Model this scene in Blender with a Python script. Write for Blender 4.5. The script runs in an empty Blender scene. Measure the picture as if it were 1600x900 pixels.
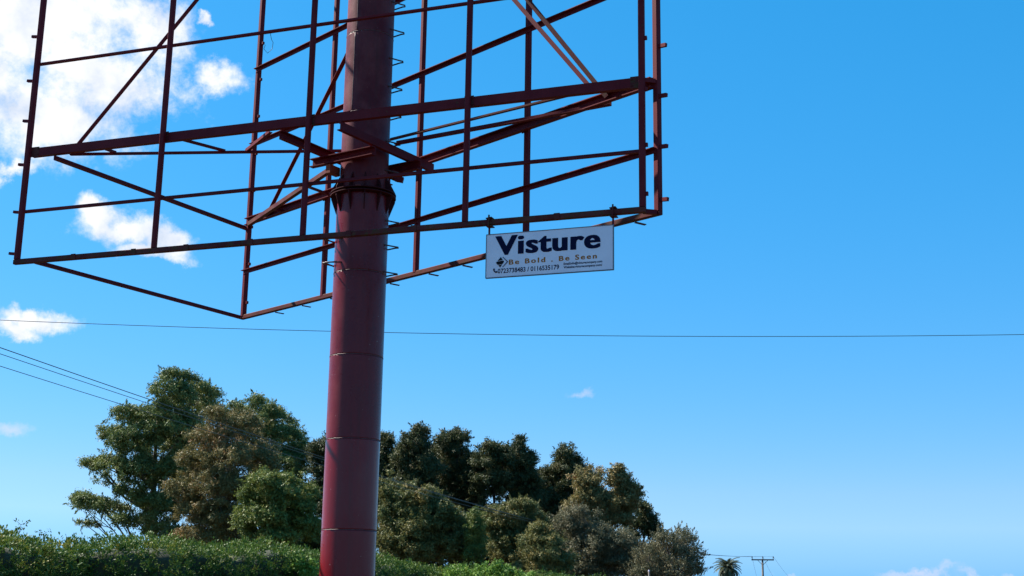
import bpy, bmesh, math, random
import numpy as np
from mathutils import Vector, Matrix

scene = bpy.context.scene
COL = scene.collection
rad = math.radians

# ------------------------------------------------------------------ camera
PITCH, ROLL = 0.2285, 0.0158
cam_d = bpy.data.cameras.new('camera')
cam_d.sensor_width = 36.0
cam_d.lens = 46.436
cam_d.clip_start = 0.1
cam_d.clip_end = 20000
cam = bpy.data.objects.new('camera', cam_d)
COL.objects.link(cam)
fw = Vector((0, math.cos(PITCH), math.sin(PITCH)))
up0 = Vector((0, -math.sin(PITCH), math.cos(PITCH)))
rt0 = Vector((1, 0, 0))
RT = rt0 * math.cos(ROLL) + up0 * math.sin(ROLL)
UP = up0 * math.cos(ROLL) - rt0 * math.sin(ROLL)
cam.matrix_world = Matrix(((RT.x, UP.x, -fw.x, 0), (RT.y, UP.y, -fw.y, 0), (RT.z, UP.z, -fw.z, 1.6), (0, 0, 0, 1)))
scene.camera = cam

# ------------------------------------------------------------------ view
scene.view_settings.view_transform = 'Standard'
scene.view_settings.look = 'None'
scene.view_settings.gamma = 1.0
scene.view_settings.exposure = 1.12
scene.view_settings.use_curve_mapping = False

# ------------------------------------------------------------------ sun and sky
SUN_AZ = rad(-68.0)      # to the left of the view and a little beyond the billboard
SUN_EL = rad(46.0)
sun_dir = Vector((math.sin(SUN_AZ) * math.cos(SUN_EL), math.cos(SUN_AZ) * math.cos(SUN_EL), math.sin(SUN_EL)))
sd = bpy.data.lights.new('sun', 'SUN')
sd.energy = 5.0
sd.angle = rad(0.53)
sd.color = (1.0, 0.94, 0.85)
sun = bpy.data.objects.new('sun', sd)
sun.rotation_euler = (-sun_dir).to_track_quat('-Z', 'Y').to_euler()
sun.location = sun_dir * 100
COL.objects.link(sun)

world = bpy.data.worlds.new('World')
scene.world = world
world.use_nodes = True
wt = world.node_tree
wt.nodes.clear()

def wn(kind, **kw):
    n = wt.nodes.new(kind)
    for k, v in kw.items():
        setattr(n, k, v)
    return n

def wmath(op, a, b=None, c=None, clamp=False):
    n = wn('ShaderNodeMath', operation=op, use_clamp=clamp)
    for i, v in enumerate((a, b, c)):
        if v is None:
            continue
        if isinstance(v, (int, float)):
            n.inputs[i].default_value = v
        else:
            wt.links.new(v, n.inputs[i])
    return n.outputs[0]

def wvec(op, a, b=None):
    n = wn('ShaderNodeVectorMath', operation=op)
    for i, v in enumerate((a, b)):
        if v is None:
            continue
        if isinstance(v, (tuple, list, Vector)):
            n.inputs[i].default_value = v
        else:
            wt.links.new(v, n.inputs[i])
    return n

def wsmooth(v, lo, hi):
    n = wn('ShaderNodeMapRange', interpolation_type='SMOOTHSTEP')
    wt.links.new(v, n.inputs['Value'])
    n.inputs['From Min'].default_value = lo
    n.inputs['From Max'].default_value = hi
    return n.outputs['Result']

sky = wn('ShaderNodeTexSky', sky_type='NISHITA')
sky.sun_disc = False
sky.sun_elevation = SUN_EL
sky.sun_rotation = SUN_AZ % (2 * math.pi)
sky.altitude = 0
sky.air_density = 1.0
sky.dust_density = 0.5
sky.ozone_density = 1.0
# the phone's vivid colour rendering: one blue hue, deeper saturation, gentler brightness range
sp = wn('ShaderNodeSeparateColor', mode='HSV')
wt.links.new(sky.outputs[0], sp.inputs[0])
hs = wn('ShaderNodeCombineColor', mode='HSV')
wt.links.new(wmath('MULTIPLY_ADD', sp.outputs[1], .03, .581), hs.inputs[0])
wt.links.new(wmath('MULTIPLY_ADD', sp.outputs[1], .63, .565, True), hs.inputs[1])
wt.links.new(wmath('MULTIPLY', wmath('POWER', sp.outputs[2], .52), 2.10), hs.inputs[2])
bg_sky = wn('ShaderNodeBackground')
bg_sky.inputs['Strength'].default_value = 0.091
wt.links.new(hs.outputs[0], bg_sky.inputs['Color'])

# clouds: fair-weather cumulus given by compass bearing, elevation, half width and half height in degrees
CLOUDS = [(-21.2, 22.6, 5.0, 3.4), (-18.6, 20.8, 4.0, 2.2), (-20.4, 18.9, 3.5, 2.2), (-16.4, 23.0, 1.8, 2.0), (-24.1, 20.6, 3.8, 4.5),
          (-22.5, 26.0, 5.5, 3.0), (-13.4, 21.4, 1.45, .85), (-17.9, 15.1, 1.3, .75), (-16.6, 14.65, 2.3, .8), (-15.0, 14.35, 1.3, .75), (-15.6, 13.75, 1.8, .4),
          (-20.5, 10.9, 1.8, .55), (-21.0, 10.4, 1.0, .5), (2.9, 8.7, .66, .26), (-20.9, 6.3, 1.1, .34),
          (16.9, 1.1, 1.6, .22), (14.8, .95, .7, .14), (19.8, .85, 1.6, .24), (12.2, .7, 1.1, .15), (-14.3, 23.9, .45, .3), (-21.6, 16.7, 1.1, .5),
          (26, 1.6, 3, .6), (34, 2.2, 3, .9), (-31, 13, 4, 1.5), (-38, 24, 6, 3), (-48, 9, 5, 1.4), (60, 6, 5, 1.2), (82, 14, 5, 1.6),
          (110, 22, 6, 2.4), (140, 9, 7, 1.8), (172, 17, 7, 2.6), (-160, 30, 6, 2.6), (-130, 12, 7, 2), (-100, 20, 6, 2.4), (-75, 32, 5, 2.2)]
tc = wn('ShaderNodeTexCoord')
D0 = tc.outputs['Generated']
nz1 = wn('ShaderNodeTexNoise'); nz1.inputs['Scale'].default_value = 22; nz1.inputs['Detail'].default_value = 9; nz1.inputs['Roughness'].default_value = .62
wt.links.new(D0, nz1.inputs['Vector'])
cen = wvec('SUBTRACT', nz1.outputs['Color'], (.5, .5, .5))
scl = wn('ShaderNodeVectorMath', operation='SCALE'); wt.links.new(cen.outputs[0], scl.inputs[0]); scl.inputs['Scale'].default_value = .05
DW = wvec('ADD', D0, scl.outputs[0]).outputs[0]
FAINT = {(2.9, 8.7), (-20.9, 6.3), (16.9, 1.1), (14.8, .95), (19.8, .85), (12.2, .7), (26, 1.6), (34, 2.2)}   # thin, far-off puffs
def field(items):
    best = None
    for az, el, a, b in items:
        az, el, a, b = rad(az), rad(el), rad(a), rad(b)
        c = Vector((math.sin(az) * math.cos(el), math.cos(az) * math.cos(el), math.sin(el)))
        e1 = Vector((math.cos(az), -math.sin(az), 0))
        e2 = e1.cross(c)
        off = wvec('SUBTRACT', DW, tuple(c)).outputs[0]
        x = wvec('DOT_PRODUCT', off, tuple(e1 / a)).outputs['Value']
        y = wvec('DOT_PRODUCT', off, tuple(e2 / b)).outputs['Value']
        z = wvec('DOT_PRODUCT', off, tuple(c / max(a, b))).outputs['Value']
        r2 = wmath('ADD', wmath('MULTIPLY_ADD', x, x, wmath('MULTIPLY', y, y)), wmath('MULTIPLY', z, z))
        dens = wmath('SUBTRACT', 1.0, wmath('SQRT', r2))
        best = dens if best is None else wmath('SMOOTH_MAX', best, dens, .25)
    return best
best = field([c for c in CLOUDS if c[:2] not in FAINT])
best_f = field([c for c in CLOUDS if c[:2] in FAINT])
nz2 = wn('ShaderNodeTexNoise'); nz2.inputs['Scale'].default_value = 34; nz2.inputs['Detail'].default_value = 11; nz2.inputs['Roughness'].default_value = .66
wt.links.new(D0, nz2.inputs['Vector'])
cl = wmath('MULTIPLY_ADD', wmath('SUBTRACT', nz2.outputs['Fac'], .5), 1.9, best)
mask = wmath('MULTIPLY', wsmooth(cl, -.14, .72), .97)
clf = wmath('MULTIPLY_ADD', wmath('SUBTRACT', nz2.outputs['Fac'], .5), 1.5, best_f)
mask_f = wmath('MULTIPLY', wsmooth(clf, -.2, .9), .4)
mask = wmath('MAXIMUM', mask, mask_f)
# body of the cloud: sunlight and shade painted in by noise, white to blue-grey
shift = wvec('ADD', D0, tuple(sun_dir * -.02)).outputs[0]
nz3 = wn('ShaderNodeTexNoise'); nz3.inputs['Scale'].default_value = 15; nz3.inputs['Detail'].default_value = 7; nz3.inputs['Roughness'].default_value = .55
wt.links.new(shift, nz3.inputs['Vector'])
nz4 = wn('ShaderNodeTexNoise'); nz4.inputs['Scale'].default_value = 34; nz4.inputs['Detail'].default_value = 6; nz4.inputs['Roughness'].default_value = .55
wt.links.new(wvec('ADD', D0, tuple((sun_dir - Vector((0, 1, 0)) * .2).normalized() * .012)).outputs[0], nz4.inputs['Vector'])
nz5 = wn('ShaderNodeTexNoise'); nz5.inputs['Scale'].default_value = 34; nz5.inputs['Detail'].default_value = 6; nz5.inputs['Roughness'].default_value = .55
wt.links.new(D0, nz5.inputs['Vector'])
relief = wmath('SUBTRACT', nz5.outputs['Fac'], nz4.outputs['Fac'])      # painted sunlit side of each billow
shade = wmath('ADD', wsmooth(nz3.outputs['Fac'], .30, .56), wmath('MULTIPLY', relief, 1.6), None, True)
cr = wn('ShaderNodeMix', data_type='RGBA')
wt.links.new(shade, cr.inputs[0])
cr.inputs[6].default_value = (.62, .70, .84, 1)
cr.inputs[7].default_value = (.98, .98, 1.0, 1)
bg_c = wn('ShaderNodeBackground')
bg_c.inputs['Strength'].default_value = .515
cp = wn('ShaderNodeMix', data_type='RGBA')       # far puffs seen through more air: pinkish
wt.links.new(wmath('GREATER_THAN', mask_f, wmath('MULTIPLY', wsmooth(cl, -.14, .72), .97)), cp.inputs[0])
wt.links.new(cr.outputs[2], cp.inputs[6]); cp.inputs[7].default_value = (.92, .80, .92, 1)
wt.links.new(cp.outputs[2], bg_c.inputs['Color'])
mx = wn('ShaderNodeMixShader')
wt.links.new(mask, mx.inputs[0]); wt.links.new(bg_sky.outputs[0], mx.inputs[1]); wt.links.new(bg_c.outputs[0], mx.inputs[2])
wo = wn('ShaderNodeOutputWorld')
wt.links.new(mx.outputs[0], wo.inputs[0])
# ------------------------------------------------------------------ materials
class NT:
    def __init__(s, name):
        s.m = bpy.data.materials.new(name); s.m.use_nodes = True
        s.t = s.m.node_tree; s.t.nodes.clear()
        s.out = s.n('ShaderNodeOutputMaterial')
    def n(s, kind, **kw):
        x = s.t.nodes.new(kind)
        for k, v in kw.items(): setattr(x, k, v)
        return x
    def l(s, a, b): s.t.links.new(a, b)
    def noise(s, scale, detail=6, rough=.6, vec=None):
        x = s.n('ShaderNodeTexNoise'); x.inputs['Scale'].default_value = scale; x.inputs['Detail'].default_value = detail; x.inputs['Roughness'].default_value = rough
        if vec is not None: s.l(vec, x.inputs['Vector'])
        return x.outputs['Fac']
    def ramp(s, fac, stops):
        x = s.n('ShaderNodeValToRGB'); s.l(fac, x.inputs[0])
        e = x.color_ramp.elements
        while len(e) < len(stops): e.new(.5)
        for el, (p, c) in zip(e, stops): el.position = p; el.color = (*c, 1) if len(c) == 3 else c
        return x.outputs[0]
    def mix(s, fac, a, b, mode='MIX'):
        x = s.n('ShaderNodeMix', data_type='RGBA', blend_type=mode)
        for sock, v in ((x.inputs[0], fac), (x.inputs[6], a), (x.inputs[7], b)):
            if isinstance(v, (int, float)): sock.default_value = v
            elif isinstance(v, tuple): sock.default_value = (*v, 1)
            else: s.l(v, sock)
        return x.outputs[2]
    def rng(s, v, a, b, c=0, d=1):
        x = s.n('ShaderNodeMapRange'); s.l(v, x.inputs[0])
        for i, q in enumerate((a, b, c, d)): x.inputs[i + 1].default_value = q
        return x.outputs[0]
    def bsdf(s, color, rough=.6, metal=0, spec=.5, bump=None, bump_d=.01, coat=0):
        b = s.n('ShaderNodeBsdfPrincipled')
        for nm, v in (('Base Color', color), ('Roughness', rough), ('Metallic', metal), ('Specular IOR Level', spec), ('Coat Weight', coat)):
            if isinstance(v, tuple): b.inputs[nm].default_value = (*v, 1)
            elif isinstance(v, (int, float)): b.inputs[nm].default_value = v
            else: s.l(v, b.inputs[nm])
        if bump is not None:
            q = s.n('ShaderNodeBump'); q.inputs['Distance'].default_value = bump_d; q.inputs['Strength'].default_value = .6
            s.l(bump, q.inputs['Height']); s.l(q.outputs[0], b.inputs['Normal'])
        s.b = b
        s.l(b.outputs[0], s.out.inputs[0])
        return s.m
    def obj(s): return s.n('ShaderNodeTexCoord').outputs['Object']

def paint(name, base, faded, rust=.62, rough=.42, coat=0.0, spec=.4, streak=0.0):
    k = NT(name); v = k.obj()
    n1 = k.noise(2.3, 7, .6, v)
    c = k.mix(k.rng(n1, .4, .68), base, faded)
    n2 = k.noise(9, 9, .7, v)
    rm = k.rng(n2, rust, rust + .07)
    c = k.mix(rm, c, (.085, .035, .018))
    n3 = k.noise(60, 3, .5, v)
    c = k.mix(k.rng(n3, .3, .8, 0, .2), c, (.03, .018, .018))
    if streak:      # rain and rust runs down the shaft, small paint chips
        mp = k.n('ShaderNodeMapping'); mp.inputs['Scale'].default_value = (7, 7, .35); k.l(v, mp.inputs['Vector'])
        n4 = k.noise(1.6, 8, .65, mp.outputs[0])
        c = k.mix(k.rng(n4, .52, .72, 0, streak), c, (.05, .02, .018))
        c = k.mix(k.rng(n4, .40, .26, 0, streak * .8), c, faded)
        n5 = k.noise(26, 2, .5, v)
        c = k.mix(k.rng(n5, .755, .775), c, (.35, .22, .2))
    r = k.rng(n1, .3, .7, rough, rough + .2)
    return k.bsdf(c, r, 0, spec, n3, .002, coat)

M = {}
M['paint'] = paint('maroon_steel_paint', (.125, .007, .012), (.165, .018, .025), .62, .5, 0, .1)
M['paint_rusty'] = paint('rusty_maroon_steel_paint', (.095, .010, .013), (.15, .042, .034), .5, .55, 0, .1)
M['pole_gloss'] = paint('glossy_maroon_pole_paint', (.185, .005, .0095), (.205, .008, .013), .74, .1, 0, .32, .35)
M['pole_chalk'] = paint('chalky_maroon_pole_paint', (.115, .008, .0135), (.18, .036, .04), .70, .36, 0, .16, .45)
M['pole_satin'] = paint('satin_maroon_pole_paint', (.15, .006, .011), (.185, .016, .022), .72, .2, 0, .26, .4)
M['collar'] = paint('shade_toned_flange_steel', (.05, .006, .009), (.075, .012, .014), .6, .55, 0, .1)  # maroon darkened to carry the shade around and under the flange
M['rust'] = paint('rust_red_bracket', (.26, .045, .022), (.33, .06, .03), .7, .7)
k = NT('weld_metal'); M['weld'] = k.bsdf(k.ramp(k.noise(30, 4, .6, k.obj()), [(.35, (.06, .012, .016)), (.62, (.13, .06, .06))]), .5)
k = NT('sign_panel'); M['panel'] = k.bsdf(k.ramp(k.noise(3, 6, .6, k.obj()), [(.3, (.80, .68, .76)), (.7, (.88, .77, .85))]), .5, 0, .12)
k = NT('navy_print'); M['navy'] = k.bsdf((.004, .005, .032), .6, 0, .08)
k = NT('gold_print'); M['gold'] = k.bsdf((.42, .13, .018), .6, 0, .08)
k = NT('black_print'); M['black'] = k.bsdf((.008, .008, .012), .6, 0, .08)
k = NT('dark_edge_trim'); M['trim'] = k.bsdf((.12, .12, .15), .5)
k = NT('wire_dark'); M['wire'] = k.bsdf((.02, .035, .035), .5)
k = NT('wire_aluminium'); M['wire_alu'] = k.bsdf((.085, .10, .095), .6, 0, .2)
k = NT('rung_steel'); M['rung'] = k.bsdf(k.ramp(k.noise(20, 3, .5, k.obj()), [(.4, (.05, .02, .025)), (.65, (.11, .045, .04))]), .5)
k = NT('insulator_grey'); M['insul'] = k.bsdf((.06, .05, .05), .35)
k = NT('weathered_pole_wood'); M['wood'] = k.bsdf(k.ramp(k.noise(4, 6, .6, k.obj()), [(.3, (.10, .085, .075)), (.7, (.2, .17, .15))]), .8)

def bark(name, a, b):
    k = NT(name); v = k.obj(); n = k.noise(3.5, 8, .65, v)
    return k.bsdf(k.ramp(n, [(.32, a), (.68, b)]), .85, 0, .3, n, .03)
M['bark'] = bark('grey_brown_bark', (.045, .035, .028), (.12, .095, .075))
M['bark_pale'] = bark('pale_bark', (.11, .095, .08), (.24, .21, .18))

def leaf(name, c0, c1, c2, c3, trans=.22):
    k = NT(name)
    at = k.n('ShaderNodeAttribute', attribute_name='tint')
    c = k.ramp(at.outputs['Fac'], [(0, c0), (.38, c1), (.7, c2), (1, c3)])
    b = k.n('ShaderNodeBsdfPrincipled'); k.l(c, b.inputs['Base Color'])
    b.inputs['Roughness'].default_value = .55; b.inputs['Specular IOR Level'].default_value = .2
    t = k.n('ShaderNodeBsdfTranslucent'); k.l(c, t.inputs['Color'])
    m = k.n('ShaderNodeMixShader'); m.inputs[0].default_value = trans
    k.l(b.outputs[0], m.inputs[1]); k.l(t.outputs[0], m.inputs[2]); k.l(m.outputs[0], k.out.inputs[0])
    return k.m
M['lf_euc'] = leaf('eucalypt_leaf', (.075, .11, .037), (.135, .175, .052), (.215, .24, .073), (.29, .27, .092))
M['lf_dark'] = leaf('dark_evergreen_leaf', (.038, .053, .022), (.064, .078, .029), (.10, .103, .037), (.16, .108, .05))
M['lf_brown'] = leaf('brown_tinged_leaf', (.12, .118, .045), (.19, .165, .06), (.255, .19, .075), (.38, .15, .06))
M['lf_olive'] = leaf('olive_leaf', (.085, .108, .036), (.145, .152, .05), (.205, .18, .058), (.30, .20, .065))
M['lf_green'] = leaf('fresh_green_leaf', (0.083, 0.122, 0.031), (0.135, 0.172, 0.040), (0.194, 0.215, 0.052), (0.269, 0.257, 0.068))
M['lf_grey'] = leaf('grey_olive_leaf', (.10, .105, .058), (.145, .14, .076), (.19, .165, .092), (.25, .19, .105))
M['lf_hedge'] = leaf('hedge_leaf', (.038, .085, .016), (.07, .13, .022), (.115, .175, .028), (.23, .21, .036))
M['lf_bright'] = leaf('bright_bush_leaf', (0.091, 0.169, 0.026), (0.143, 0.247, 0.039), (0.195, 0.320, 0.046), (0.286, 0.320, 0.058))
M['lf_palm'] = leaf('palm_frond', (0.052, 0.065, 0.039), (0.078, 0.091, 0.046), (0.117, 0.111, 0.065), (0.195, 0.130, 0.091))
k = NT('hedge_dark_core'); M['dark_core'] = k.bsdf(k.ramp(k.noise(6, 8, .7, k.obj()), [(.35, (.03, .035, .016)), (.65, (.055, .06, .025))]), .9)
k = NT('grass_ground')
v = k.obj()
M['ground'] = k.bsdf(k.mix(k.rng(k.noise(.7, 8, .6, v), .35, .65), (.062, .05, .03), (.05, .052, .024)), .95, 0, .2, k.noise(9, 6, .6, v), .05)

# ------------------------------------------------------------------ helpers
def tag(o, label=None, cat=None, group=None, kind=None):
    if label: o['label'] = label
    if cat: o['category'] = cat
    if group: o['group'] = group
    if kind: o['kind'] = kind
    return o

def empty(name, loc=(0, 0, 0)):
    o = bpy.data.objects.new(name, None); o.empty_display_size = .3
    o.location = loc; COL.objects.link(o)
    return o

def mesh_obj(name, me, mat, parent=None, smooth=False):
    o = bpy.data.objects.new(name, me)
    if mat is not None and not me.materials: me.materials.append(mat)
    COL.objects.link(o)
    if parent is not None:
        o.parent = parent
        o.matrix_parent_inverse = parent_inv(parent)
    if smooth:
        me.polygons.foreach_set('use_smooth', [True] * len(me.polygons))
    return o

def parent_inv(p):
    # things are translated Empties; parts keep their geometry in world metres
    return Matrix.Translation(-Vector(p.location)) if p.type == 'EMPTY' else Matrix.Identity(4)

def bm_obj(name, bm, mat, parent=None, smooth=False):
    me = bpy.data.meshes.new(name)
    bmesh.ops.recalc_face_normals(bm, faces=bm.faces[:])
    bm.to_mesh(me); bm.free()
    return mesh_obj(name, me, mat, parent, smooth)

def frame_axes(p0, p1, hint=None):
    a = (Vector(p1) - Vector(p0)); L = a.length; a.normalize()
    h = Vector(hint) if hint is not None else Vector((0, 0, 1))
    if abs(a.dot(h)) > .98: h = Vector((1, 0, 0))
    s = a.cross(h).normalized(); u = s.cross(a).normalized()
    return a, s, u, L

def extrude_profile(bm, prof, p0, p1, hint=None):
    """prof: list of (side, up) offsets, closed polygon."""
    p0, p1 = Vector(p0), Vector(p1)
    a, s, u, L = frame_axes(p0, p1, hint)
    r0 = [bm.verts.new(p0 + s * x + u * y) for x, y in prof]
    r1 = [bm.verts.new(p1 + s * x + u * y) for x, y in prof]
    n = len(prof)
    for i in range(n):
        bm.faces.new((r0[i], r0[(i + 1) % n], r1[(i + 1) % n], r1[i]))
    bm.faces.new(r0[::-1]); bm.faces.new(r1)

def rect(w, h): return [(-w / 2, -h / 2), (w / 2, -h / 2), (w / 2, h / 2), (-w / 2, h / 2)]
def tube_rect(w, h, c=.012):
    a, b = w / 2, h / 2
    return [(-a + c, -b), (a - c, -b), (a, -b + c), (a, b - c), (a - c, b), (-a + c, b), (-a, b - c), (-a, -b + c)]
def angle(w, h, t=.012):   # L section
    return [(-w / 2, -h / 2), (w / 2, -h / 2), (w / 2, -h / 2 + t), (-w / 2 + t, -h / 2 + t), (-w / 2 + t, h / 2), (-w / 2, h / 2)]
def channel(w, h, t=.016): # C section, web on the -side, flanges pointing +side
    return [(-w / 2, -h / 2), (w / 2, -h / 2), (w / 2, -h / 2 + t), (-w / 2 + t, -h / 2 + t), (-w / 2 + t, h / 2 - t), (w / 2, h / 2 - t), (w / 2, h / 2), (-w / 2, h / 2)]
def flip(prof): return [(-x, y) for x, y in prof][::-1]
def flipv(prof): return [(x, -y) for x, y in prof][::-1]

def bar(name, p0, p1, prof, mat, parent, hint=None):
    bm = bmesh.new(); extrude_profile(bm, prof, p0, p1, hint)
    return bm_obj(name, bm, mat, parent)

def tube(bm, pts, radii, n=8, cap=True):
    pts = [Vector(p) for p in pts]
    rings = []
    prev_s = None
    for i, p in enumerate(pts):
        d = (pts[min(i + 1, len(pts) - 1)] - pts[max(i - 1, 0)]).normalized()
        h = Vector((0, 0, 1)) if abs(d.z) < .95 else Vector((1, 0, 0))
        s = d.cross(h).normalized()
        if prev_s is not None:
            s2 = (prev_s - d * prev_s.dot(d))
            if s2.length > 1e-4: s = s2.normalized()
        prev_s = s
        u = s.cross(d)
        r = radii[i] if isinstance(radii, (list, tuple)) else radii
        rings.append([bm.verts.new(p + s * math.cos(2 * math.pi * k / n) * r + u * math.sin(2 * math.pi * k / n) * r) for k in range(n)])
    for a, b in zip(rings[:-1], rings[1:]):
        for k in range(n):
            bm.faces.new((a[k], a[(k + 1) % n], b[(k + 1) % n], b[k]))
    if cap:
        bm.faces.new(rings[0][::-1]); bm.faces.new(rings[-1])

def lathe(bm, c, prof, n=48):
    """prof: list of (radius, z) going up."""
    rings = [[bm.verts.new((c[0] + r * math.cos(2 * math.pi * k / n), c[1] + r * math.sin(2 * math.pi * k / n), z)) for k in range(n)] for r, z in prof]
    for a, b in zip(rings[:-1], rings[1:]):
        for k in range(n):
            bm.faces.new((a[k], a[(k + 1) % n], b[(k + 1) % n], b[k]))
    bm.faces.new(rings[0][::-1]); bm.faces.new(rings[-1])
# ------------------------------------------------------------------ ground
bm = bmesh.new()
GR = [0, 30, 80, 200, 600, 2000, 6000]
rings = []
for r in GR[1:]:
    rings.append([bm.verts.new((r * math.cos(2 * math.pi * k / 48), 30 + r * math.sin(2 * math.pi * k / 48), 0)) for k in range(48)])
bm.faces.new(rings[0])
for a, b in zip(rings[:-1], rings[1:]):
    for k in range(48): bm.faces.new((a[k], b[k], b[(k + 1) % 48], a[(k + 1) % 48]))
tag(bm_obj('ground', bm, M['ground']), 'open grassy ground under the billboard and trees', None, None, 'structure')

# ------------------------------------------------------------------ billboard frame
PX, PY = -2.761, 23.30
bb = empty('billboard_frame', (PX, PY, 0))
tag(bb, 'bare maroon steel billboard frame without panels on a thick round pole', 'billboard')
H = [7.52, 8.535, 9.69, 11.52, 13.35, 15.2, 17.1]        # girt levels, bottom chord first, main beam third
F0 = Vector((-9.2607, 23.965, 0)); FU = Vector((math.cos(-.3451), math.sin(-.3451), 0))
B0 = Vector((-5.959, 28.748, 0)); BU = Vector((math.cos(-.8127), math.sin(-.8127), 0))
FN = Vector((FU.y, -FU.x, 0))    # outward (towards the road) normal of the front face
BN = Vector((-BU.y, BU.x, 0))    # outward normal of the rear face
W = 12.0
def FP(t, z, n=0): q = F0 + FU * t + FN * n; return Vector((q.x, q.y, z))
def BP(t, z, n=0): q = B0 + BU * t + BN * n; return Vector((q.x, q.y, z))

# pole in welded sections
def section(z0, z1, r, mat):
    b_ = bmesh.new()
    lathe(b_, (PX, PY), [(r, z0), (r, z0 + .02), (r, (z0 + z1) / 2), (r, z1 - .02), (r, z1)], 72)
    o = bm_obj('pole_section', b_, mat, bb, True)
    for e in o.data.polygons:
        if len(e.vertices) > 4: e.use_smooth = False
    return o
RL, RU = .478, .442
secs = [(0, 1.05), (1.06, 2.64), (2.65, 4.20), (4.21, 5.68), (5.69, 7.2), (7.21, 8.66)]
for z0, z1 in secs:
    o = section(z0, z1, RL, M['pole_gloss'] if z1 < 5.0 else M['pole_satin'])
for z0, z1 in [(8.74, 10.22), (10.23, 11.80), (11.81, 13.4), (13.41, 15.0), (15.01, 16.9)]:
    section(z0, z1, RU, M['pole_chalk'])
def weld(z, r):
    b_ = bmesh.new()
    n, m = 72, 6
    vs = [[b_.verts.new((PX + (r + .006 * math.cos(2 * math.pi * j / m) + .002 * math.sin(k * 2.7)) * math.cos(2 * math.pi * k / n),
                         PY + (r + .006 * math.cos(2 * math.pi * j / m) + .002 * math.sin(k * 2.7)) * math.sin(2 * math.pi * k / n),
                         z + .007 * math.sin(2 * math.pi * j / m) + .002 * math.sin(k * 1.9))) for j in range(m)] for k in range(n)]
    for k in range(n):
        for j in range(m):
            b_.faces.new((vs[k][j], vs[(k + 1) % n][j], vs[(k + 1) % n][(j + 1) % m], vs[k][(j + 1) % m]))
    return bm_obj('weld_ring', b_, M['weld'], bb, True)
for z in (1.055, 2.645, 4.205, 5.685, 7.205): weld(z, RL - .001)
for z in (10.225, 11.805, 13.405, 15.005): weld(z, RU - .001)
# vertical seam welds on the upper sections (staggered)
def seam(z0, z1, r, ang):
    b_ = bmesh.new()
    p = Vector((PX + r * math.cos(ang), PY + r * math.sin(ang), 0))
    tube(b_, [(p.x + random.uniform(-.002, .002), p.y, z0 + (z1 - z0) * i / 14) for i in range(15)], .008, 6)
    return bm_obj('seam_weld', b_, M['weld'], bb, True)
random.seed(4)
seam(10.25, 11.78, RU, rad(-122)); seam(11.83, 13.38, RU, rad(-118)); seam(8.78, 10.2, RU, rad(160)); seam(13.43, 14.98, RU, rad(-120))

# shaft stub inside the flange joint
section(8.661, 8.739, RU - .01, M['collar'])
# flange with stiffener gussets above and below
FL = []
for z0, z1 in ((8.66, 8.685), (8.715, 8.74)):
    b_ = bmesh.new(); lathe(b_, (PX, PY), [(.59, z0 + .001), (.6, z0 + .006), (.6, z1 - .006), (.59, z1 - .001)], 72)
    FL.append(bm_obj('flange', b_, M['collar'], bb))
for k_ in range(12):
    a_ = 2 * math.pi * (k_ + .3) / 12
    er = Vector((math.cos(a_), math.sin(a_), 0)); et = Vector((-er.y, er.x, 0))
    for sgn, z, r in ((1, 8.741, RU), (-1, 8.659, RL)):
        b_ = bmesh.new()
        hgt = .30 if sgn > 0 else .33
        pr = [(r - .01, 0), (.585, 0), (.585, .05), (r + .006, hgt), (r - .01, hgt)]
        lo = [b_.verts.new(Vector((PX, PY, z)) + er * x + et * .008 + Vector((0, 0, sgn * y))) for x, y in pr]
        hi = [b_.verts.new(Vector((PX, PY, z)) + er * x - et * .008 + Vector((0, 0, sgn * y))) for x, y in pr]
        b_.faces.new(lo); b_.faces.new(hi[::-1])
        for i in range(5): b_.faces.new((lo[i], hi[i], hi[(i + 1) % 5], lo[(i + 1) % 5]))
        bm_obj('gusset', b_, M['collar'], FL[1] if sgn > 0 else FL[0])
# faces: uprights, girts, main beams, bottom chords
TOP = H[-1] + .05
def face(P, N, uw, chord_mat, back):
    for i in range(5):
        t = W * i / 4
        w = uw if 0 < i < 4 else uw * 1.1
        z0 = H[0] + (.05 if not back else .02)
        bar('upright', P(t, z0, 0), P(t, TOP, 0), tube_rect(w, w, .014), M['paint'], bb, N)
    for li, z in enumerate(H):
        if li == 2:     # deep channel, bolted behind the uprights
            bar('main_beam', P(.03, z, -.105), P(W - .03, z, -.105), channel(.10, .165) if back else flip(channel(.10, .165)), M['paint'], bb)
        elif li == 0:
            bar('bottom_chord', P(-.05, z, 0), P(W + .05, z, 0), tube_rect(.09, .095, .012), chord_mat, bb)
        else:
            a_ = (angle(.07, .068) if not back else flipv(angle(.08, .085)))
            bar('girt', P(-.02, z, -.092), P(W + .02, z, -.092), a_, M['paint'], bb)
face(FP, FN, .090, M['paint_rusty'], False)
face(BP, BN, .098, M['paint_rusty'], True)

# gusset plates and bolt heads where the uprights cross the main beam and meet the bottom chord
for P, dirn in ((FP, 1), (BP, 1)):
    for i in range(5):
        t = min(max(W * i / 4, .12), W - .12)
        for z, hh in ((H[2], .2),):
            gp = bar('gusset_plate', P(t - .085, z, -.052), P(t + .085, z, -.052), rect(.008, hh), M['paint_rusty'], bb)
            for sx_ in (-.066, .066):
                for sz_ in (-.07, .07):
                    b_ = bmesh.new(); tube(b_, [P(t + sx_, z + sz_ * hh / .26, -.05), P(t + sx_, z + sz_ * hh / .26, -.028)], .014, 6)
                    bm_obj('bolt', b_, M['paint_rusty'], gp)

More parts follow.
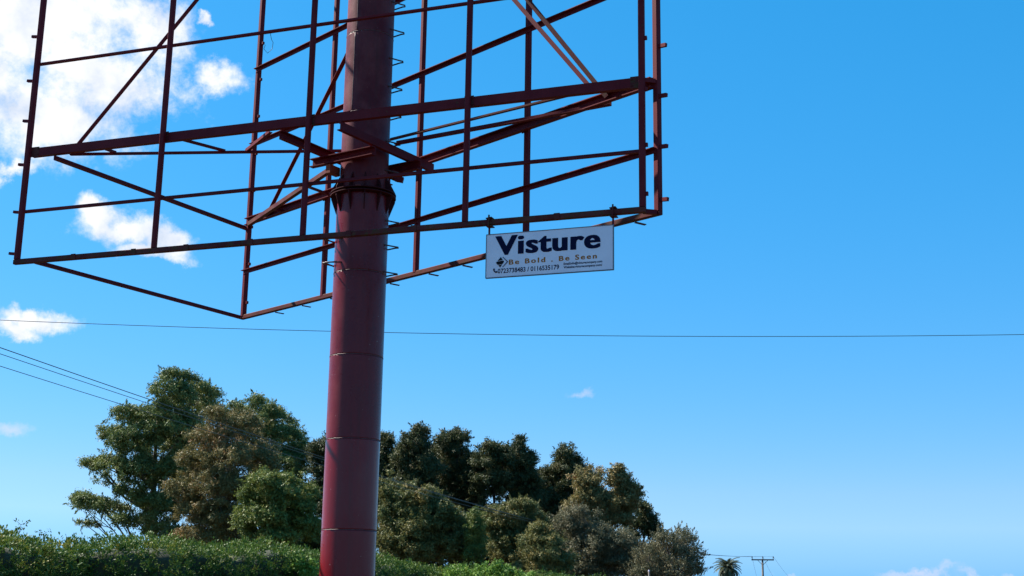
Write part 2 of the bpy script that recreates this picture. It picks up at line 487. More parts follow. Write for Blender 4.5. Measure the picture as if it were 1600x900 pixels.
# cleats welded along the end uprights and under the rear chord
for z in (7.68, 8.49, 9.43, 10.31, 11.13, 12.05, 12.95, 13.9, 14.8):
    bar('cleat', FP(-.05, z, .0), FP(-.19, z + .02, .0), rect(.05, .05), M['paint'], bb)
    bar('cleat', FP(W + .05, z + .1, 0), FP(W + .09, z + .1, 0), rect(.05, .06), M['paint'], bb)
for z in (7.72, 8.60, 9.46, 10.32, 11.2, 12.1, 13.0, 13.9):
    bar('cleat', BP(W + .05, z, 0), BP(W + .20, z - .02, 0), rect(.05, .06), M['paint'], bb)
    bar('cleat', BP(.05, z + .12, 0), BP(.14, z + .12, 0), rect(.05, .06), M['paint'], bb)
for t in (1.24, 2.24, 3.24, 4.2, 5.2, 6.37, 7.33, 8.4, 9.5, 10.6, 11.5):
    bar('cleat', BP(t, H[0] - .06, .02), BP(t + .06, H[0] - .075, .2), rect(.06, .012), M['paint_rusty'], bb)
for t in (1.3, 2.6, 3.7, 5.0, 6.9, 8.1, 10.6):
    bar('splice_plate', FP(t - .05, H[0] + .001, .05), FP(t + .05, H[0] + .001, .05), rect(.012, .104), M['paint_rusty'], bb)

# returns closing the wide end and the narrow end between the two faces
BI = -.04
bar('end_bar', FP(.40, H[0] - .003, -.05), BP(0, H[0] - .003, BI), angle(.09, .085), M['paint'], bb)
bar('end_bar', FP(.60, H[2] - .15, -.06), BP(0, H[2] - .12, BI), angle(.1, .1), M['paint'], bb)
bar('end_bar', FP(.1, H[6] - .06, -.06), BP(0, H[6] - .06, BI), angle(.09, .085), M['paint'], bb)
for z in (H[0] - .01, H[2] + .02, H[4]):
    bar('end_bar', FP(W, z, -.05), BP(W, z, -.05), rect(.07, .07), M['paint'], bb)

# horizontal trusses at main-beam level, from the hub out to the four ends
zt = H[2] - .03
def V3(x, y, z): return Vector((x, y, z))
t1a, t1b = V3(-8.455, 23.96, zt), V3(-3.18, 23.50, zt)
bar('tie_bar', t1a, t1b, angle(.07, .06), M['paint'], bb)
for (x0, y0), (x1, y1) in (((-7.66, 23.60), (-7.57, 23.99)), ((-6.08, 22.99), (-5.45, 23.78)), ((-4.37, 22.47), (-5.06, 23.76))):
    bar('web_member', V3(x0, y0, zt - .01), V3(x1, y1, zt + .05), angle(.06, .06), M['paint'], bb)
bar('tie_bar', V3(-5.9, 28.49, zt - .06), V3(-3.45, 24.30, zt - .06), flip(angle(.09, .09)), M['paint_rusty'], bb)
for (x0, y0), (x1, y1) in (((-5.21, 27.4), (-4.93, 27.62)), ((-4.16, 25.75), (-3.83, 26.30))):
    bar('web_member', V3(x0, y0, zt - .02), V3(x1, y1, zt), angle(.06, .06), M['paint'], bb)
bar('tie_bar', V3(-2.28, 22.84, zt), V3(1.0, 20.42, zt), angle(.06, .055), M['paint_rusty'], bb)
bar('tie_bar', V3(-2.18, 22.97, zt - .02), V3(1.60, 20.80, zt - .02), angle(.08, .085), M['paint'], bb)

# hub: two cross beams straddling the pole and two saddle beams beneath them, on rusty brackets
MB = Vector((.836, -.548, 0)); NB = Vector((.548, .836, 0))
PC = Vector((PX, PY, 0))
def hub(m, n, z): q = PC + MB * m + NB * n; return Vector((q.x, q.y, z))
bar('cross_beam', hub(-.6, -1.62, 9.51), hub(-.6, 1.55, 9.51), channel(.08, .155), M['paint'], bb)
bar('cross_beam', hub(.6, -1.45, 9.51), hub(.6, 1.28, 9.51), flip(channel(.08, .155)), M['paint'], bb)
bar('saddle_beam', hub(-.84, -.53, 9.325), hub(.64, -.53, 9.325), channel(.11, .16), M['paint'], bb)
bar('saddle_beam', hub(-.86, .53, 9.325), hub(.86, .53, 9.325), channel(.10, .18), M['paint'], bb)
for m in (-.4, .4):
    for n in ((-.50, .50) if m < 0 else (.50,)):
        b_ = bmesh.new(); z = 9.23
        extrude_profile(b_, [(-.05, -.16), (.05, -.16), (.05, 0), (-.05, 0)], hub(m, n * .55, z), hub(m, n * 1.12, z))
        bm_obj('bracket', b_, M['rust'] if m < 0 and n < 0 else M['paint'], bb)
b_ = bmesh.new(); extrude_profile(b_, rect(.10, .09), hub(.50, .30, 9.05), hub(.62, .38, 9.02)); bm_obj('bracket', b_, M['paint'], bb)
bar('web_member', hub(-.75, .62, 9.12), hub(-.2, .5, 9.12), rect(.06, .05), M['paint'], bb)

# knee braces from the main beams up to the pole
def on_pole(ang, z): return Vector((PX + RU * math.cos(ang), PY + RU * math.sin(ang), z))
bar('knee_brace', FP(.985, 9.74, -.12), on_pole(rad(195), 17.2 - .45), angle(.075, .075), M['paint'], bb)
bar('knee_brace', FP(11.08, 9.76, -.12), on_pole(rad(-50), 15.45), angle(.075, .075), M['paint'], bb)
bar('knee_brace', BP(.89, 9.68, -.12), on_pole(rad(150), 11.78), angle(.085, .085), M['paint'], bb)
bar('knee_brace', BP(11.03, 9.68, -.12), on_pole(rad(-25), 15.9), angle(.08, .08), M['paint_rusty'], bb)

# climbing rungs: bent rod loops on both flanks of the pole
def rung(z, ang, r):
    b_ = bmesh.new()
    er = Vector((math.cos(ang), math.sin(ang), 0)); et = Vector((-er.y, er.x, 0))
    c_ = Vector((PX, PY, z))
    s = .2
    e = math.sqrt(max(r * r - s * s, .01)) - .005
    pts = [c_ + er * e + et * s, c_ + er * (r + .14) + et * .06 + Vector((0, 0, .005)), c_ + er * (r + .195) + et * .03, c_ + er * (r + .195) - et * .03, c_ + er * (r + .14) - et * .06, c_ + er * e - et * s]
    tube(b_, pts, .0135, 6)
    return bm_obj('climbing_rung', b_, M['rung'], bb, True)
for z in (7.24, 7.74, 8.2): rung(z, rad(0), RL)
for z in (9.16, 9.72, 10.26, 10.8, 11.36, 11.94, 12.5, 13.05, 13.6, 14.15): rung(z, rad(0), RU)
for z in (7.40, 7.85): rung(z, rad(187), RL)
for z in (7.36, 7.80): rung(z, rad(207), RL)

# stray tie wire left hanging from a girt
b_ = bmesh.new()
w0 = FP(5.05, 11.48, -.12)
tube(b_, [w0, w0 + V3(.03, 0, -.12), w0 + V3(.06, 0, -.17), w0 + V3(.05, 0, -.3), w0 + V3(-.03, 0, -.38), w0 + V3(-.10, 0, -.3), w0 + V3(-.08, 0, -.22)], .005, 5)
bm_obj('tie_wire', b_, M['wire'], bb, True)

# ------------------------------------------------------------------ small company sign hanging from the bottom chord
T0, T1, Z0, Z1 = 9.41, 11.545, 6.567, 7.30
sg = empty('hanging_sign', FP((T0 + T1) / 2, Z0, .05))
tag(sg, 'small white advertising sign board hanging from two clamps under the billboard frame', 'sign')
SN = .06
def SP(u, v, n=0):  # u, v in metres from the lower-left corner of the board
    return FP(T0 + u, Z0 + v, SN + n)
SW, SH = T1 - T0, Z1 - Z0
b_ = bmesh.new(); extrude_profile(b_, rect(.03, SH - .02), SP(.01, SH / 2), SP(SW - .01, SH / 2)); PAN = bm_obj('panel', b_, M['panel'], sg)
for a_, b2, pr in (((0, .005), (SW, .005), rect(.04, .012)), ((0, SH - .005), (SW, SH - .005), rect(.04, .012))):
    bar('edge_trim', SP(*a_), SP(*b2), pr, M['trim'], PAN)
for u in (.004, SW - .004):
    bar('edge_trim', SP(u, .0115), SP(u, SH - .0115), rect(.012, .04), M['trim'], PAN, FN)
for u in (.03, SW - .02):
    hg = bar('hanger', SP(u, SH - .05, -.04), SP(u, SH + .30, -.04), rect(.03, .012), M['paint'], sg, FN)
    # clamp jaws round the chord
    zc = SH + (H[0] - Z1)
    bar('clamp', SP(u - .05, zc + .06, -.06), SP(u + .05, zc + .075, -.06), rect(.14, .014), M['paint_rusty'], hg)
    bar('clamp', SP(u - .05, zc - .066, -.06), SP(u + .06, zc - .07, -.06), rect(.14, .014), M['paint_rusty'], hg)
    bar('clamp', SP(u, zc - .09, .02), SP(u + .012, zc + .11, .02), rect(.022, .022), M['paint_rusty'], hg, FN)

ORI = Matrix((( FU.x, 0, FN.x), (FU.y, 0, FN.y), (0, 1, 0)))
def flat(name, polys, mat, n=.0165, depth=.003):
    b_ = bmesh.new()
    for poly in polys:
        lo = [b_.verts.new(SP(u, v, n)) for u, v in poly]; hi = [b_.verts.new(SP(u, v, n + depth)) for u, v in poly]
        b_.faces.new(hi); m_ = len(poly)
        for i in range(m_): b_.faces.new((lo[i], lo[(i + 1) % m_], hi[(i + 1) % m_], hi[i]))
    return bm_obj(name, b_, mat, PAN)
def lettering(txt, u0, u1, v0, vcap, mat, bold=0, spacing=1.0, cap_ref='H', split=False, shifts=(0,), name='lettering', n=.0165):
    def conv(s_):
        cu = bpy.data.curves.new('lettering', 'FONT'); cu.body = s_; cu.size = 1; cu.offset = bold; cu.space_character = spacing
        cu.resolution_u = 4; cu.fill_mode = 'FRONT'
        o_ = bpy.data.objects.new('tmp', cu); COL.objects.link(o_)
        dg = bpy.context.evaluated_depsgraph_get(); dg.update()
        me = bpy.data.meshes.new_from_object(o_.evaluated_get(dg))
        bpy.data.objects.remove(o_); bpy.data.curves.remove(cu)
        return me
    cap = conv(cap_ref); ch = max(v.co.y for v in cap.vertices); bpy.data.meshes.remove(cap)
    me = conv(txt)
    n_v = len(me.vertices)
    co = [tuple(v.co) for v in me.vertices]; fs = [tuple(p.vertices) for p in me.polygons]
    bpy.data.meshes.remove(me)
    x0, x1 = min(c[0] for c in co), max(c[0] for c in co)
    sx = (u1 - u0) / (x1 - x0); sy = (vcap - v0) / ch
    if not split:
        groups = [list(range(len(fs)))]
    else:       # one part per letter
        par = list(range(n_v))
        def find(i):
            while par[i] != i: par[i] = par[par[i]]; i = par[i]
            return i
        for f_ in fs:
            for q in f_[1:]: par[find(q)] = find(f_[0])
        comp = {}
        for k_, f_ in enumerate(fs): comp.setdefault(find(f_[0]), []).append(k_)
        sets = []
        for ks in comp.values():
            xs = [co[v][0] for k_ in ks for v in fs[k_]]; sets.append([min(xs), max(xs), ks])
        sets.sort(key=lambda q: q[0])
        groups, hi = [], -9
        for lo_, hi_, ks in sets:
            if groups and lo_ < hi - .02: groups[-1] += ks; hi = max(hi, hi_)
            else: groups.append(list(ks)); hi = hi_
    for gi in groups:
        vs, faces = [], []
        for di, dx in enumerate(shifts):
            idx = {}
            for k_ in gi:
                f2 = []
                for v in fs[k_]:
                    if v not in idx:
                        idx[v] = len(vs); vs.append(tuple(SP(u0 + (co[v][0] - x0 + dx) * sx, v0 + co[v][1] * sy, n + .0005 * di)))
                    f2.append(idx[v])
                faces.append(f2)
        me = bpy.data.meshes.new(name); me.from_pydata(vs, [], faces); me.update()
        mesh_obj(name, me, mat, PAN)
lettering('Visture', .08 * SW, .895 * SW, (1 - .485) * SH, (1 - .06) * SH, M['navy'], .016, 1.08, split=True, shifts=(-.03, -.015, 0, .015, .03), name='letter')
lettering('Be Bold . Be Seen', .188 * SW, .872 * SW, (1 - .722) * SH, (1 - .612) * SH, M['gold'], .012, 1.35, split=True, shifts=(-.028, 0, .028), name='letter')
lettering('0723738483 / 0116535179', .098 * SW, .583 * SW, (1 - .903) * SH, (1 - .80) * SH, M['navy'], .02, 1.0, '0')
lettering('Email:info@visturecompany.com', .618 * SW, .915 * SW, (1 - .818) * SH, (1 - .768) * SH, M['navy'], .03, 1.0)
lettering('Website:visturecompany.com/', .618 * SW, .915 * SW, (1 - .895) * SH, (1 - .845) * SH, M['navy'], .03, 1.0)
lc, lv, lh = .119 * SW, (1 - .655) * SH, .085
def band(f0, f1, dx=0):  # slice of the diamond between two tilted heights
    def wdt(f): return lh * .92 * (1 - abs(f))
    return [(lc + dx - wdt(f0), lv + f0 * lh - .006), (lc + dx + wdt(f0) * .8, lv + f0 * lh + .006), (lc + dx + wdt(f1) * .8, lv + f1 * lh + .006), (lc + dx - wdt(f1), lv + f1 * lh - .006)]
flat('logo', [band(-.96, -.52), band(-.42, .0), band(.0, .22), band(.34, .94)], M['black'])
flat('logo', [[(lc + .03, lv + lh), (lc + .044, lv + lh), (lc + .132, lv), (lc + .044, lv - lh), (lc + .03, lv - lh), (lc + .112, lv)]], M['navy'])
pc, pv = .073 * SW, (1 - .855) * SH
hp = []
for i in range(9):
    a_ = rad(170 + i * 14); hp.append((pc + .03 + .052 * math.cos(a_), pv + .03 + .052 * math.sin(a_)))
for i in range(8, -1, -1):
    a_ = rad(170 + i * 14); hp.append((pc + .03 + .034 * math.cos(a_), pv + .03 + .034 * math.sin(a_)))
flat('phone_icon', [hp, [(pc - .026, pv + .018), (pc + .002, pv + .018), (pc + .004, pv + .046), (pc - .022, pv + .048)], [(pc + .014, pv - .026), (pc + .048, pv - .022), (pc + .048, pv - .002), (pc + .022, pv + .008)]], M['navy'])
# ------------------------------------------------------------------ vegetation
rng = np.random.default_rng(11)

def unit(n):
    v = rng.normal(size=(n, 3)); return v / np.linalg.norm(v, axis=1, keepdims=True)

def leaf_mesh(name, pos, axis, nrm, ln, wd, tint, mat, sides=4):
    """one folded-flat rhombus per leaf"""
    n = len(pos)
    axis = axis / np.linalg.norm(axis, axis=1, keepdims=True)
    side = np.cross(axis, nrm); side /= (np.linalg.norm(side, axis=1, keepdims=True) + 1e-9)
    ln = ln[:, None]; wd = wd[:, None]
    v = np.empty((n, sides, 3))
    if sides == 4:
        v[:, 0] = pos - axis * ln * .5
        v[:, 1] = pos + side * wd * .5 + axis * ln * .05
        v[:, 2] = pos + axis * ln * .5
        v[:, 3] = pos - side * wd * .5 + axis * ln * .05
    else:           # far foliage: a single pointed blade
        v[:, 0] = pos - axis * ln * .4 - side * wd * .5
        v[:, 1] = pos - axis * ln * .4 + side * wd * .5
        v[:, 2] = pos + axis * ln * .6
    me = bpy.data.meshes.new(name)
    me.vertices.add(n * sides); me.vertices.foreach_set('co', v.reshape(-1).astype(np.float32))
    me.loops.add(n * sides); me.loops.foreach_set('vertex_index', np.arange(n * sides, dtype=np.int32))
    me.polygons.add(n)
    me.polygons.foreach_set('loop_start', np.arange(0, n * sides, sides, dtype=np.int32))
    me.update(calc_edges=True)
    at = me.attributes.new('tint', 'FLOAT', 'FACE')
    at.data.foreach_set('value', np.clip(tint, 0, 1).astype(np.float32))
    me.materials.append(mat)
    return me

def crown_from_clumps(cc, cr, per, ln, wd, droop, flat=.8, tint_c=None, spread=.16):
    """cc: clump centres (n,3); cr: radii. Leaves gather on each clump's shell."""
    n = len(cc)
    cnt = np.maximum(5, (1.0 * per * (cr / cr.mean()) ** 2 * rng.uniform(.6, 1.4, n))).astype(int)
    idx = np.repeat(np.arange(n), cnt); m = len(idx)
    d = unit(m)
    rr = cr[idx] * (rng.random(m) ** .5) * rng.uniform(.7, 1.4, m)
    pos = cc[idx] + d * rr[:, None] * np.array([1, 1, flat])
    nr = d * 1.0 + unit(m) * .75 + np.array([0, 0, .4])
    ax = unit(m) + np.array([0, 0, -droop]) + d * .45
    base = tint_c if tint_c is not None else rng.normal(.42, spread, n)
    tint = base[idx] + rng.normal(0, .13, m)
    return pos, ax, nr, rng.uniform(.65, 1.35, m) * ln * .98, rng.uniform(.7, 1.3, m) * wd * 1.0, tint

def tree(name, base, blobs, label, mat, bark_m, group=None, clump=.36, per=70, ln=.17, wd=.075, droop=.5, dens=1.0, depth=1.0, bare=0, cat='tree', trunk_r=.26, hotspot=None, ragged=0.0, fill=.3, spray=.55, lift=.3, cap=.5):
    bx, by = base
    t = empty(name, (bx, by, 0)); tag(t, label, cat, group)
    cc, cr, tint = [], [], []
    sp_c, sp_d = [], []
    skel = []
    zs = [b[1] for b in blobs]; ztop = max(b[1] + b[3] for b in blobs); zlow = min(b[1] - b[3] for b in blobs)
    xs = [b[0] for b in blobs]; half = (max(b[0] + b[2] for b in blobs) - min(b[0] - b[2] for b in blobs)) / 2
    for dx, z, rx, rz in blobs:
        ry = (rx + rz) / 2 * 1.25
        # depth: inner lobes bulge towards and away from the viewer, outer ones sit near the mid plane
        edge = min(1, abs(dx - np.mean(xs)) / (half + .01))
        for side in ((-1, 1) if edge < .75 else (0,)):
            oy = side * (1 - edge ** 2) * half * .55 * depth + rng.normal(0, .25)
            c = np.array([bx + dx, by + oy, z])
            skel.append((c, max(rx, rz)))
            area = 4 * math.pi * (((rx * ry) ** 1.6 + (rx * rz) ** 1.6 + (ry * rz) ** 1.6) / 3) ** (1 / 1.6)
            n = max(4, int(area / (clump ** 2) * .42 * dens * (.62 if side == 1 else 1)))
            d = unit(n)
            d[:, 2] = np.where(rng.random(n) < cap, np.abs(d[:, 2]), d[:, 2])
            rad_ = rng.uniform(.5, 1.0, n) ** .6
            k1, k2 = rng.normal(0, 3.2, 3), rng.normal(0, 5.0, 3); f1, f2 = rng.uniform(0, 6.3, 2)
            lumpy = lambda q: 1 + .17 * np.sin(q @ k1 + f1) + .13 * np.sin(q @ k2 + f2)
            rad_ = rad_ * lumpy(d)
            # leafy sprays that break the outline, reaching outwards and upwards
            ns_ = int(n * spray)
            ds = unit(ns_)
            sp_dir = ds + np.array([0, 0, lift]) + unit(ns_) * .45
            sp_dir /= np.linalg.norm(sp_dir, axis=1, keepdims=True)
            sp_c.append(c + ds * (rng.uniform(.6, .95, ns_) * lumpy(ds))[:, None] * np.array([rx, ry, rz])); sp_d.append(sp_dir)
            p = c + d * rad_[:, None] * np.array([max(rx - .35 * clump, .4 * rx), ry, max(rz - .35 * clump, .4 * rz)]) * np.where(rng.random((n, 1)) < .12, rng.uniform(1.0, 1.22 + ragged, (n, 1)), rng.uniform(.85, 1.08, (n, 1)))
            cc.append(p); cr.append(rng.uniform(.6, 1.3, n) * clump)
            bt = min(.5, rng.normal(.40, .11))
            tt = np.minimum(rng.normal(bt, .15, n), .78)
            if hotspot is not None:
                hx, hz, hr = hotspot
                g = np.exp(-(((p[:, 0] - bx - hx) / hr) ** 2 + ((p[:, 2] - hz) / (hr * .6)) ** 2))
                tt = tt + g * .32
            tint.append(tt)
    # loose foliage bridging neighbouring lobes
    nf = int(sum(len(q) for q in cc) * fill)
    sc_ = np.array([q[0] for q in skel])
    ia = rng.integers(len(sc_), size=nf)
    dist = np.linalg.norm(sc_[ia][:, None] - sc_[None], axis=2) + rng.uniform(0, 1.2, (nf, len(sc_)))
    ib = np.argsort(dist, axis=1)[np.arange(nf), rng.integers(1, min(5, len(sc_)), nf)]
    w_ = rng.uniform(.15, .85, (nf, 1))
    cc.append(sc_[ia] * (1 - w_) + sc_[ib] * w_ + rng.normal(0, .3, (nf, 3))); cr.append(rng.uniform(.6, 1.2, nf) * clump); tint.append(rng.normal(.4, .14, nf))
    cc = np.concatenate(cc); cr = np.concatenate(cr); tint = np.concatenate(tint)
    A = crown_from_clumps(cc, cr, per, ln, wd, droop, .8, tint)
    sp_c = np.concatenate(sp_c); sp_d = np.concatenate(sp_d); n_s = len(sp_c)
    cnt = rng.integers(14, 32, n_s); ix = np.repeat(np.arange(n_s), cnt); m_ = len(ix)
    L_ = rng.uniform(.9, 2.1, n_s) * clump
    tt_ = rng.random(m_) ** .8
    ps = sp_c[ix] + sp_d[ix] * (L_[ix] * tt_)[:, None] + unit(m_) * (clump * .34 * (1.1 - tt_))[:, None] + np.array([0, 0, -1]) * (droop * .25 * L_[ix] * tt_ ** 2)[:, None]
    near = np.array([tint[np.argmin(((cc - q) ** 2).sum(1))] for q in sp_c]) if hotspot is not None else rng.normal(.42, .17, n_s)
    Bv = (ps, sp_d[ix] * .7 + unit(m_) * .8 + np.array([0, 0, -droop * .5]), unit(m_) + np.array([0, 0, .5]) + sp_d[ix] * .3, rng.uniform(.65, 1.35, m_) * ln * .95, rng.uniform(.7, 1.3, m_) * wd * .98, near[ix] + rng.normal(0, .12, m_))
    me = leaf_mesh('crown', *[np.concatenate([p, q]) for p, q in zip(A, Bv)], mat, 3)
    o = mesh_obj('crown', me, None, t); o['kind'] = 'stuff'
    # trunk with limbs to every lobe, twigs to some of the clumps
    b_ = bmesh.new()
    zt_ = zlow + (ztop - zlow) * .72
    mx = float(np.mean(xs))
    npt = 9
    tr = []
    for i in range(npt):
        f = i / (npt - 1)
        tr.append(Vector((bx + mx * f * .8 + .18 * math.sin(f * 5 + bx) * f, by + .12 * math.sin(f * 4 + by), zt_ * f - .1 * (i == 0))))
    rr = [trunk_r * (1.25 if i == 0 else (1 - .85 * i / (npt - 1))) for i in range(npt)]
    tube(b_, tr, rr, 9)
    k = 0
    for c, s in skel:
        c = Vector(c)
        want = max(zlow * .55, c.z - .55 * math.hypot(c.x - bx, c.y - by) - .8)
        j = min(range(npt - 1), key=lambda i: abs(tr[i].z - want))
        a0 = tr[j]; mid = a0.lerp(c, .5) + Vector((random.uniform(-.2, .2), random.uniform(-.2, .2), -.12 * (c - a0).length + .15))
        r0 = max(.03, rr[j] * (.5 if c.z > zlow + .35 * (ztop - zlow) else .22))
        tube(b_, [a0, a0.lerp(mid, .5) + Vector((0, 0, .05)), mid, mid.lerp(c, .5) + Vector((0, 0, .08)), c], [r0, r0 * .8, r0 * .6, r0 * .42, r0 * .25], 6, False)
        for _ in range(5 + bare):
            q = Vector(cc[rng.integers(len(cc))])
            tries = 0
            while (q - c).length > s * 1.5 and tries < 30:
                q = Vector(cc[rng.integers(len(cc))]); tries += 1
            if (q - c).length > s * 1.8: continue
            st = mid.lerp(c, random.uniform(.2, 1))
            tube(b_, [st, st.lerp(q, .5) + Vector((random.uniform(-.1, .1), 0, random.uniform(-.05, .12))), q], [r0 * .28 + .006, r0 * .18 + .005, .006], 4, False)
    bm_obj('trunk', b_, bark_m, t, True)
    return t
random.seed(9)
